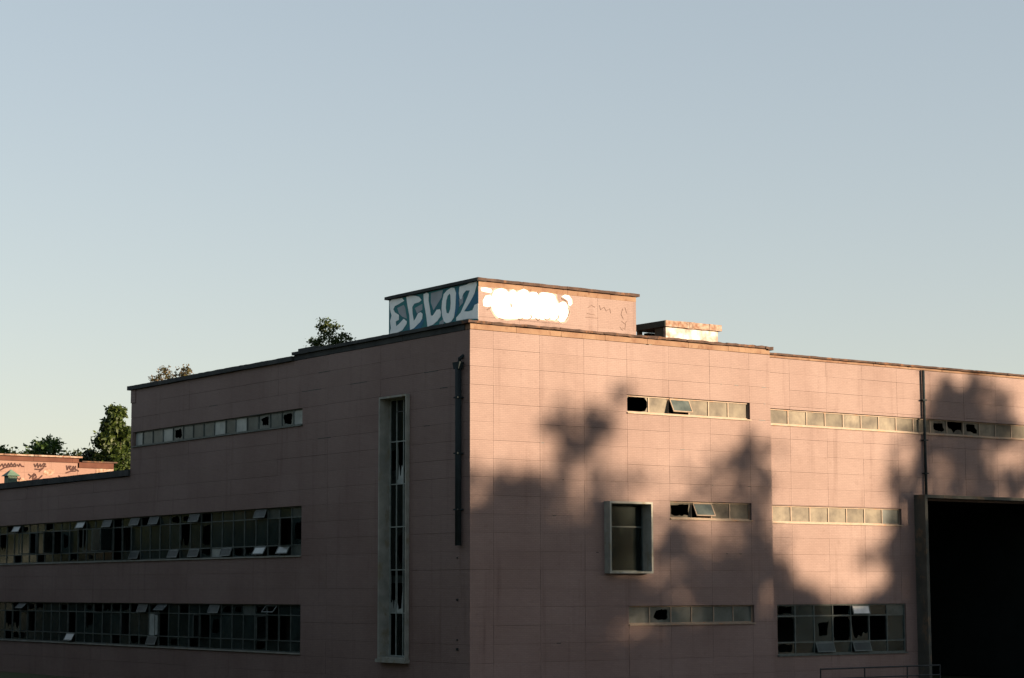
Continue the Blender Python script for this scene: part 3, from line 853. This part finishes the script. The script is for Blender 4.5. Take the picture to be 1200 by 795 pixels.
# ================================================================== GREEN VENT ON LOW ROOF
gv = thing("roof_vent", "small green metal vent with pointed cap on low roof at left edge", "roof vent", (1.0, 44.6, 8.66))
mb = MB(); mb.box(0.75, 1.25, 44.3, 44.85, 8.66, 9.45, "green_metal"); mb.build("vent_body", gv)
mb = MB()
A = [(0.62, 44.15, 9.451), (1.38, 44.15, 9.451), (1.38, 45.0, 9.451), (0.62, 45.0, 9.451)]; T = (1.0, 44.57, 9.82)
mb.poly(A[::-1], "green_metal")
for i in range(4): mb.poly([A[i], A[(i + 1) % 4], T], "green_metal")
mb.build("vent_cap", gv)

# ================================================================== BACKGROUND BUILDING
bgb = thing("distant_building", "sunlit salmon building with red fascia and dark painted scrawls behind low wing", "building", (14, 86, GZ))
FB = ('R', -80.0)
mb = MB(); mb.box(-4, 20.45, 80.03, 92, GZ, 12.6, "pink_tile_far"); mb.build("wall", bgb)
mb = MB(); mb.box(20.46, 23.2, 80.03, 92, GZ, 12.2, "pink_tile_far"); mb.build("side_wall", bgb)
panel_grid(FB, [-4 + 2.0375 * k for k in range(13)], [7.9, 9.2, 10.5, 11.8, 12.6], [], bgb, "pink_tile_far")
panel_grid(FB, [20.46, 21.83, 23.2], [7.9, 9.2, 10.5, 12.25], [], bgb, "pink_tile_far")
slab_run("fascia_board", FB, -4, 20.5, 12.61, 12.95, -1, 0.10, bgb, "red_fascia", step=3, jitter=0.003)
slab_run("coping_stone", FB, -4.1, 20.7, 12.955, 13.07, -1.2, 0.3, bgb, "weathered_white", step=3, jitter=0.004)
slab_run("fascia_board", FB, 20.52, 23.25, 12.26, 12.66, -1, 0.10, bgb, "red_fascia", step=3, jitter=0.003)
slab_run("coping_stone", FB, 20.72, 23.5, 12.665, 12.76, -1.2, 0.2, bgb, "coping_concrete", step=3, jitter=0.004)
Zb = (0, 500, 7.5)
tags = [
 [(0, 350), (20, 330), (30, 355), (45, 328), (60, 350), (75, 325), (85, 350), (100, 322), (112, 345), (130, 325), (140, 345)], [(150, 335), (165, 350), (175, 330), (190, 350), (210, 352)], [(0, 385), (40, 362), (90, 352), (140, 350)],
 [(300, 330), (310, 355), (330, 325), (335, 360), (355, 330), (360, 355), (385, 325), (400, 330), (380, 355), (405, 350)], [(308, 375), (350, 378), (380, 365), (345, 395)],
 [(585, 345), (590, 380), (605, 350), (625, 350), (610, 365), (625, 385), (645, 350), (640, 385), (665, 350), (660, 375), (690, 392)], [(580, 408), (620, 395), (665, 392)],
 [(250, 420), (275, 440), (260, 455), (300, 415), (285, 455), (310, 420), (320, 445), (300, 458)], [(285, 465), (340, 460), (370, 432)],
 [(150, 450), (170, 468), (180, 452)], [(515, 435), (525, 440)]]
strokes(FB, tags, "maroon_paint", 0.01, 0.10, "painted_scrawl", bgb, Zb)
paint(FB, [(380, 400), (400, 378), (440, 380), (480, 378), (475, 410), (440, 430), (400, 438), (380, 425)], "weathered_white", 0.006, "painted_patch", bgb, Zb)
paint(FB, [(842, 390), (850, 370), (890, 368), (930, 358), (998, 352), (998, 395), (842, 410)], "weathered_white", 0.006, "painted_patch", bgb, Zb)
paint(FB, [(40, 470), (50, 440), (110, 440), (120, 480), (200, 450), (240, 470), (240, 500), (40, 500)], "weathered_white", 0.006, "painted_patch", bgb, Zb)

# ================================================================== RAILING
rl = thing("railing", "thin dark metal handrail in front of the big broken window by the doorway", "railing", (22, -1.5, GZ))
mb = MB(); mb.tube([(15.5, -1.5, 0.30), (22.2, -1.5, 0.30)], 0.03, "dark_steel"); mb.build("rail", rl)
mb = MB(); mb.tube([(15.5, -1.5, -0.08), (22.2, -1.5, -0.08)], 0.025, "dark_steel"); mb.build("rail", rl)
for x in (15.5, 17.9, 20.3, 22.2):
    mb = MB(); mb.tube([(x, -1.5, GZ), (x, -1.5, 0.30)], 0.028, "dark_steel"); mb.build("post", rl)

# ================================================================== GROUND
mb = MB()
n = 24
ext = 3000
mb.poly([(-ext, -ext, GZ), (ext, -ext, GZ), (ext, ext, GZ), (-ext, ext, GZ)], "grass_ground")
structure(mb.build("ground"))
mb = MB(); mb.box(-8, 60, -14, -0.6, GZ - .1, GZ + .004, "asphalt"); structure(mb.build("yard_paving"))

# ================================================================== VEGETATION
def leaf_cloud(pts, size, name, mat, parent, up_bias=0.3, aspect=0.55, seed=1):
    r = np.random.default_rng(seed)
    n = len(pts); pts = np.asarray(pts, float)
    d = r.normal(size=(n, 3)); d /= np.linalg.norm(d, axis=1)[:, None]
    e = r.normal(size=(n, 3)); e -= (e * d).sum(1)[:, None] * d; e /= np.linalg.norm(e, axis=1)[:, None]
    s = size * r.uniform(.6, 1.3, n)[:, None]
    a = d * s; b = e * s * aspect
    V = np.stack([pts - a, pts - b * .9 + a * .1, pts + a, pts + b * .9 + a * .1], 1).reshape(-1, 3)
    c = np.array(wloc(parent)) if parent is not None else np.zeros(3)
    me = bpy.data.meshes.new(name)
    me.vertices.add(4 * n); me.vertices.foreach_set("co", (V - c).ravel())
    me.loops.add(4 * n); me.loops.foreach_set("vertex_index", np.arange(4 * n))
    me.polygons.add(n); me.polygons.foreach_set("loop_start", np.arange(0, 4 * n, 4)); me.polygons.foreach_set("loop_total", np.full(n, 4))
    me.update(calc_edges=True)
    me.materials.append(MATS[mat])
    return link(name, me, Vector((0, 0, 0)), parent)

def clump(c, r, n, rs, sub=6, flat=0.8):
    """leaves gathered in sub-clumps inside a ball: gaps and dense cores"""
    n = max(int(n), 8); sub = max(3, sub)
    cs = rs.normal(size=(sub, 3)); cs /= np.linalg.norm(cs, axis=1)[:, None]
    cs *= (rs.uniform(0, 1, sub) ** (1 / 2.2))[:, None] * r * .8
    rr = r * rs.uniform(.28, .55, sub)
    k = rs.integers(0, sub, n)
    q = rs.normal(size=(n, 3)) * .62
    p = cs[k] + q * rr[k][:, None]
    p[:, 2] *= flat
    return p + np.array(c)

def make_tree(root, base, tips, pts, size, mat, seed, trunk_r=0.3, name="crown", low_top=False):
    base = Vector(base); rs = random.Random(seed)
    top = Vector((sum(t[0] for t in tips) / len(tips), sum(t[1] for t in tips) / len(tips), max(t[2] for t in tips) if not low_top else sum(t[2] for t in tips) / len(tips)))
    mb = MB(); K = 7; tr = []
    for i in range(K + 1):
        f = i / K
        p = base.lerp(top, f) + Vector((math.sin(f * 5 + seed) * .25 * f, math.cos(f * 4 + seed) * .25 * f, 0)) * (1 if trunk_r > .1 else .15)
        tr.append(p)
    mb.tube(tr, [trunk_r * (1 - .9 * i / K) for i in range(K + 1)], "bark", 8)
    for t in tips:
        t = Vector(t)
        hz = min(max((t.z - base.z) * .55 / max(top.z - base.z, .1), .15), .85)
        s = tr[int(hz * K)]
        mid = s.lerp(t, .5) + Vector((0, 0, .08 * (t - s).length))
        mb.tube([s, mid, t], [trunk_r * .35, trunk_r * .2, trunk_r * .05], "bark", 5)
    mb.build("trunk", root)
    leaf_cloud(pts, size, name, mat, root, seed=seed)

# --- trees across the yard whose shade falls on the sunlit facade
BL = [
 (820,570,13,.6),(845,590,14,.6),(868,575,12,.6),(560,620,22,1.2),(640,570,12,.5),(730,610,14,.9),(750,700,13,.9),(815,655,15,.8),
 (692,497,15,1.8),(712,490,9,.9),(668,516,13,1.3),(686,520,14,1.8),(676,537,11,.6),
 (695,555,13,.5),(660,580,13,.6),(700,585,17,.8),(722,572,11,.5),(705,612,19,1.3),
 (560,562,13,.4),(600,583,21,.8),(573,602,21,1.0),(610,630,28,1.8),(570,640,28,1.9),(650,648,21,1.7),(640,603,11,.3),(690,650,21,1.1),
 (570,690,36,3),(620,700,38,3),(660,690,32,3),(700,692,24,2),(575,755,38,3),(620,760,36,3),(650,785,26,2.5),(700,792,22,1.5),
 (795,637,18,1.5),(776,655,13,1.0),(815,624,11,1),(748,560,12,.45),(740,690,16,.8),(770,600,10,.4),
 (877,530,13,1.7),(862,545,13,1),(842,556,13,.7),(892,553,11,1),(896,580,13,.5),
 (840,675,16,.9),(852,700,24,1.7),(820,700,16,1.1),(892,680,13,1.5),(893,640,14,.6),(880,620,11,.5),
 (800,790,28,2),(850,772,28,2.4),(885,792,24,2),(780,718,13,.5),(870,737,16,1.1),(760,785,16,.9),
 (905,665,12,1),(925,680,13,1.1),(948,695,15,1.3),(965,705,13,1),(918,655,11,.6),(740,765,17,1),(800,752,18,1.2),(832,738,14,1),(718,722,13,.8),(692,735,10,.6),(745,640,13,1),(760,705,14,.9),(800,680,14,.8),(870,660,13,.7),(885,600,16,.7),(895,560,14,.7),(870,595,10,.6),
 (960,725,20,2),(1010,732,20,2),(1060,725,22,2.5),(1060,560,13,1),(1125,490,17,1.5),(1152,510,17,1.4),(1105,490,15,1.2),(1180,500,13,.9),(1085,505,13,.9),(1062,520,10,.4),(1065,640,14,1.2),
 (925,735,26,2.5),(970,740,28,2.3),(1015,748,28,2.3),(1055,745,26,2.8),(960,790,30,2.5),(1020,795,30,2.5),(1075,780,26,2.5),
 (1065,705,17,1.7),(1075,660,19,1.9),(1083,620,19,2),(1075,580,16,1.6),(1060,605,10,.6),(1085,543,13,1.1),(1102,522,13,.8),(1048,645,11,.4),(1045,700,12,.8),
 (1125,465,15,1.6),(1145,455,13,1.3),(1105,468,11,.8),(1152,476,13,1.3),(1176,460,11,.8),(1187,472,13,1.1),(1175,490,16,1.0),(1120,445,11,.8),(1195,500,16,.8),(1150,440,10,.7),(1165,565,16,.9),(1195,575,16,.9),(1105,575,13,.9),(1165,447,10,.7),
 (1140,530,19,1.5),(1120,508,13,1),(1137,498,12,1.1),(1162,545,13,.9),(1100,555,13,.8),(1190,552,11,.5),(1182,520,11,.4),(1130,572,16,.7),
 (1110,640,30,2.5),(1170,620,30,2),(1110,720,34,3),(1180,700,34,3),(1130,790,34,3),(1200,790,34,3),(1230,560,26,1.2),(1240,480,22,1.2),(1260,640,34,2.5),(1270,740,34,3),
]
TD = 90.0
groups = {}
bounds = [632, 745, 835, 915, 1030, 1120, 1210, 1400]
def gi(x):
    for i, b in enumerate(bounds):
        if x < b: return i
    return len(bounds) - 1
shade_labels = ["tall leafy tree furthest left in the row opposite the sunlit facade", "tall leafy tree second from left opposite the sunlit facade",
 "leafy tree third from left opposite the sunlit facade", "leafy tree in the middle of the row opposite the sunlit facade", "leafy tree opposite the gap between window strip and doorway",
 "tall leafy tree opposite the dark loading doorway", "tall leafy tree just right of the one facing the doorway", "leafy tree furthest right in the row opposite the facade"]
rs = np.random.default_rng(5)
LEAF = 0.17
for (x, y, r, dn) in BL:
    u, z = px_to_face(FR, x, y, 0)
    c = Vector((u, 0, z)) + SDIR * (TD + rs.uniform(-9, 9))
    if y < 730:                      # loose sprays round each bough
        for q in range(3):
            th = rs.uniform(0, 6.28); dd = r * .048 * rs.uniform(1.0, 1.9)
            c2 = c + Vector((math.cos(th) * dd, rs.uniform(-2, 2), math.sin(th) * dd))
            groups.setdefault(gi(x), []).append((c2, r * .048 * rs.uniform(.45, .8), dn * .32))
    groups.setdefault(gi(x), []).append((c, r * (0.048 if y < 640 else 0.054), dn * (0.75 if y < 640 else 1.6) * (1.5 if x > 1040 else 1)))
# thick lower crowns: everything that would shade below the frame
for k in range(26):
    u = -2 + k * 1.7
    for zz in (0.3, -1.2, -3.0):
        c = Vector((u, 0, zz)) + SDIR * (TD + rs.uniform(-3, 3))
        x = 551 + u * 24
        groups.setdefault(min(gi(x), 7), []).append((c, 1.7, 2.4))
for i in sorted(groups):
    g = groups[i]
    bx_ = sum(q[0].x for q in g) / len(g); by_ = sum(q[0].y for q in g) / len(g)
    root = thing("leafy_tree", shade_labels[i], "tree", (bx_, by_, GZ), "trees standing opposite the sunlit facade")
    root['label'] = shade_labels[i]
    pts = np.concatenate([clump(tuple(c), r, 2.3 * dn * math.pi * r * r / (LEAF * LEAF * 1.1 * .5), rs, sub=int(5 + 3 * r)) for c, r, dn in g])
    make_tree(root, (bx_, by_, GZ), [tuple(q[0]) for q in g], pts, LEAF, "leaf_dark", 40 + i, trunk_r=0.26, low_top=True)

def garden_tree(label, base, h, wd, nl, size, mat, seed, group=None, name="leafy_tree", cat="tree", blobs=14, trunk_r=0.2, low=0.3, cone=False):
    base = Vector(base)
    root = thing(name, label, cat, tuple(base), group)
    rs = np.random.default_rng(seed); pts = []; tips = []
    for k in range(blobs):
        f = (k + .5) / blobs
        zc = base.z + h * (low + (1 - low) * f * .93)
        wmax = wd * (math.sin(math.pi * (0.15 + .8 * f)) if not cone else (1.05 - f)) * .8
        th = k * 2.4 + rs.uniform(-.4, .4); rr = wmax * rs.uniform(.2, .85)
        c = (base.x + rr * math.cos(th), base.y + rr * math.sin(th), zc)
        r = wd * rs.uniform(.26, .42) * (1 if not cone else (1.1 - f * .6))
        tips.append(c)
        pts.append(clump(c, r, nl / blobs, rs, sub=8))
    make_tree(root, base, tips, np.concatenate(pts), size, mat, seed, trunk_r)
    return root

def at(px, py, ydist):
    d = fwd + r2 * ((px - 600) / 2416.42) - u2 * ((py - 397.5) / 2416.42)
    return CAM + d * ((ydist - CAM.y) / d.y)
p = at(134, 468, 100); garden_tree("tall olive green tree with ragged pointed top beside factory's far edge", (p.x, 100, GZ), p.z - GZ, 5.2, 24000, .21, "leaf_olive", 101, blobs=22, low=.35, trunk_r=.35, cone=True)
p = at(104, 520, 104); garden_tree("lower dark green tree between pointed tree and distant salmon building", (p.x, 104, GZ), p.z - GZ, 3.0, 9000, .2, "leaf_dark", 102, blobs=14, low=.4)
p = at(54, 514, 106); garden_tree("rounded bright green tree rising behind distant salmon building", (p.x, 106, GZ), p.z - GZ, 3.6, 12000, .2, "leaf_green", 103, blobs=14, low=.5)
for k, (px_, py_, lab) in enumerate([(-4, 522, "green tree cut by the left picture edge behind salmon building"), (18, 528, "low dark treetop between picture edge and rounded green tree"),
                     (85, 530, "low dark treetop between rounded green tree and pointed tree"), (150, 505, "olive tree tucked against factory's far edge, behind the pointed one")]):
    p = at(px_, py_, 110 + 3 * k); garden_tree(lab, (p.x, 110 + 3 * k, GZ), p.z - GZ, 3.8, 10000, .2, "leaf_dark" if k else "leaf_green", 110 + k, blobs=12, low=.5)

# roof plants
def sapling(label, base, tips, nl, size, mat, seed, cat="shrub", trunk_r=0.035, r=0.3):
    root = thing("roof_shrub", label, cat, base)
    rs = np.random.default_rng(seed)
    pts = np.concatenate([clump(t, r, nl / len(tips), rs, sub=6) for t in tips])
    make_tree(root, base, tips, pts, size, mat, seed, trunk_r, name="foliage")
def roof_pt(px_, py_, n): 
    y, z = px_to_face(FL, px_, py_, n); return (-n, y, z)
tips = [roof_pt(x, y, -1.0) for x, y in ((385, 379), (379, 388), (391, 386), (384, 395), (372, 399), (397, 397), (367, 402), (404, 397), (389, 403), (377, 406), (396, 405))]
b = roof_pt(385, 409, -1.0); sapling("dark little birch sapling on the roof edge left of the lettered roof house", (b[0], b[1], 12.6), tips, 1600, .07, "leaf_olive", 201, cat="sapling", r=.36)
tips = [roof_pt(x, y, -.6) for x, y in ((190, 437), (195, 434), (184, 443), (197, 441), (179, 446))]
b = roof_pt(190, 449, -.6); sapling("sparse rust-coloured shrub at the far left end of the upper roof", (b[0], b[1], 12.6), tips, 420, .065, "leaf_rust", 202, r=.34)
tips = [roof_pt(x, y, -.6) for x, y in ((211, 437), (217, 434), (221, 436), (214, 441))]
b = roof_pt(214, 446, -.6); sapling("small rust and green shrub just right of the sparser one on the upper roof", (b[0], b[1], 12.6), tips, 360, .065, "leaf_rust", 203, r=.3)
# shrubs at the foot of the facade
for k, (x, y, h, lab) in enumerate([(27.5, -2.6, 1.7, "weedy shrub growing before the left half of the dark doorway"), (31.0, -2.4, 1.9, "taller weedy shrub before the right half of the dark doorway")]):
    garden_tree(lab, (x, y, GZ), h, .9, 900, .07, "leaf_green", 300 + k, name="weed_shrub", cat="shrub", blobs=8, trunk_r=.04, low=.2)
for k, (xx, yy) in enumerate([(-15, 64), (-17, 75), (-14, 87), (-11, 99), (-6, 111), (0, 124)]):  # unseen trees, added to darken what the shaded panes reflect
    garden_tree("added dark leafy tree %s beyond the row facing the shaded side, outside the left picture edge" % ["first", "second", "third", "fourth", "fifth", "sixth"][k], (xx, yy, GZ), 14 + k % 3, 5.6, 5200, .40, "leaf_dark", 430 + k, group="added trees beyond the low wing, left of view", blobs=16, low=.08, trunk_r=.35)
for k in range(13):  # unseen row, added to close bright gaps reflected in the panes
    yy = -6 + k * 9.2
    garden_tree("added dark leafy tree of the unseen back row facing the shaded side, %s from the street" % ["nearest", "second", "third", "fourth", "fifth", "sixth", "seventh", "eighth", "ninth", "tenth", "eleventh", "twelfth", "farthest"][k], (-33 - (k % 2) * 2, yy, GZ), 17 + (k * 31 % 5) * .6, 6.2, 6500, .46, "leaf_dark", 460 + k, group="added back row of trees left of the factory", blobs=16, low=.06, trunk_r=.35)
# --- unseen wood added to block low sky glow, behind the photographer and the trees opposite the facade
k = 0
for xx in range(-100, 158, 9):
    yy = -88 - (k % 3) * 3.5
    small = ["first", "second", "third", "fourth", "fifth", "sixth", "seventh", "eighth", "ninth", "tenth", "eleventh", "twelfth", "thirteenth", "fourteenth", "fifteenth", "sixteenth", "seventeenth", "eighteenth", "nineteenth", "twentieth"]
    ps = "added leafy tree of the unseen low wood behind the photographer, %s in the row" % (small[k] if k < 20 else "twenty-" + small[k - 20])
    garden_tree(ps, (xx, yy, GZ), 12.2 + (k * 29 % 5) * .25, 6.4, 9000, .42, "leaf_dark", 500 + k, group="added low wood behind the photographer", blobs=14, low=.08, trunk_r=.3)
    k += 1
for k, (xx, yy) in enumerate([(-42, -25), (-52, -10), (-60, -34), (-66, -56), (-70, -75), (-36, 8), (-38, 30)]):  # unseen trees, added to cut sky light on the shaded side
    garden_tree(["added leafy tree just left of the photographer", "added leafy tree farther ahead on the photographer's left", "leafy tree to the photographer's left, set back", "added leafy tree level with the photographer on the left",
        "added leafy tree behind the photographer on the left", "added taller leafy tree behind the shaded-side row, nearer the street", "added taller leafy tree behind the shaded-side row, farther back"][k], (xx, yy, GZ), 15 + k % 3, 6, 4200, .42, "leaf_dark", 540 + k, group="added trees left of the photographer", blobs=14, low=.08, trunk_r=.3)
# --- unseen grove added to darken the shaded side of the factory (beyond the picture's left edge)
gl = ["nearest", "second", "third", "fourth", "fifth", "sixth", "seventh"]
for k in range(7):
    yy = -2 + k * 9.5
    xx = -24 - (k % 2) * 2.5 if yy < 30 else -20
    garden_tree("added dark leafy tree, %s from the street in the row facing the shaded side" % gl[k], (xx, yy, GZ), 16 + (k * 37 % 5) * .6, 6.0, 9500, .42, "leaf_dark", 400 + k, group="added row of trees facing the shaded factory side", blobs=16, low=.15, trunk_r=.35)
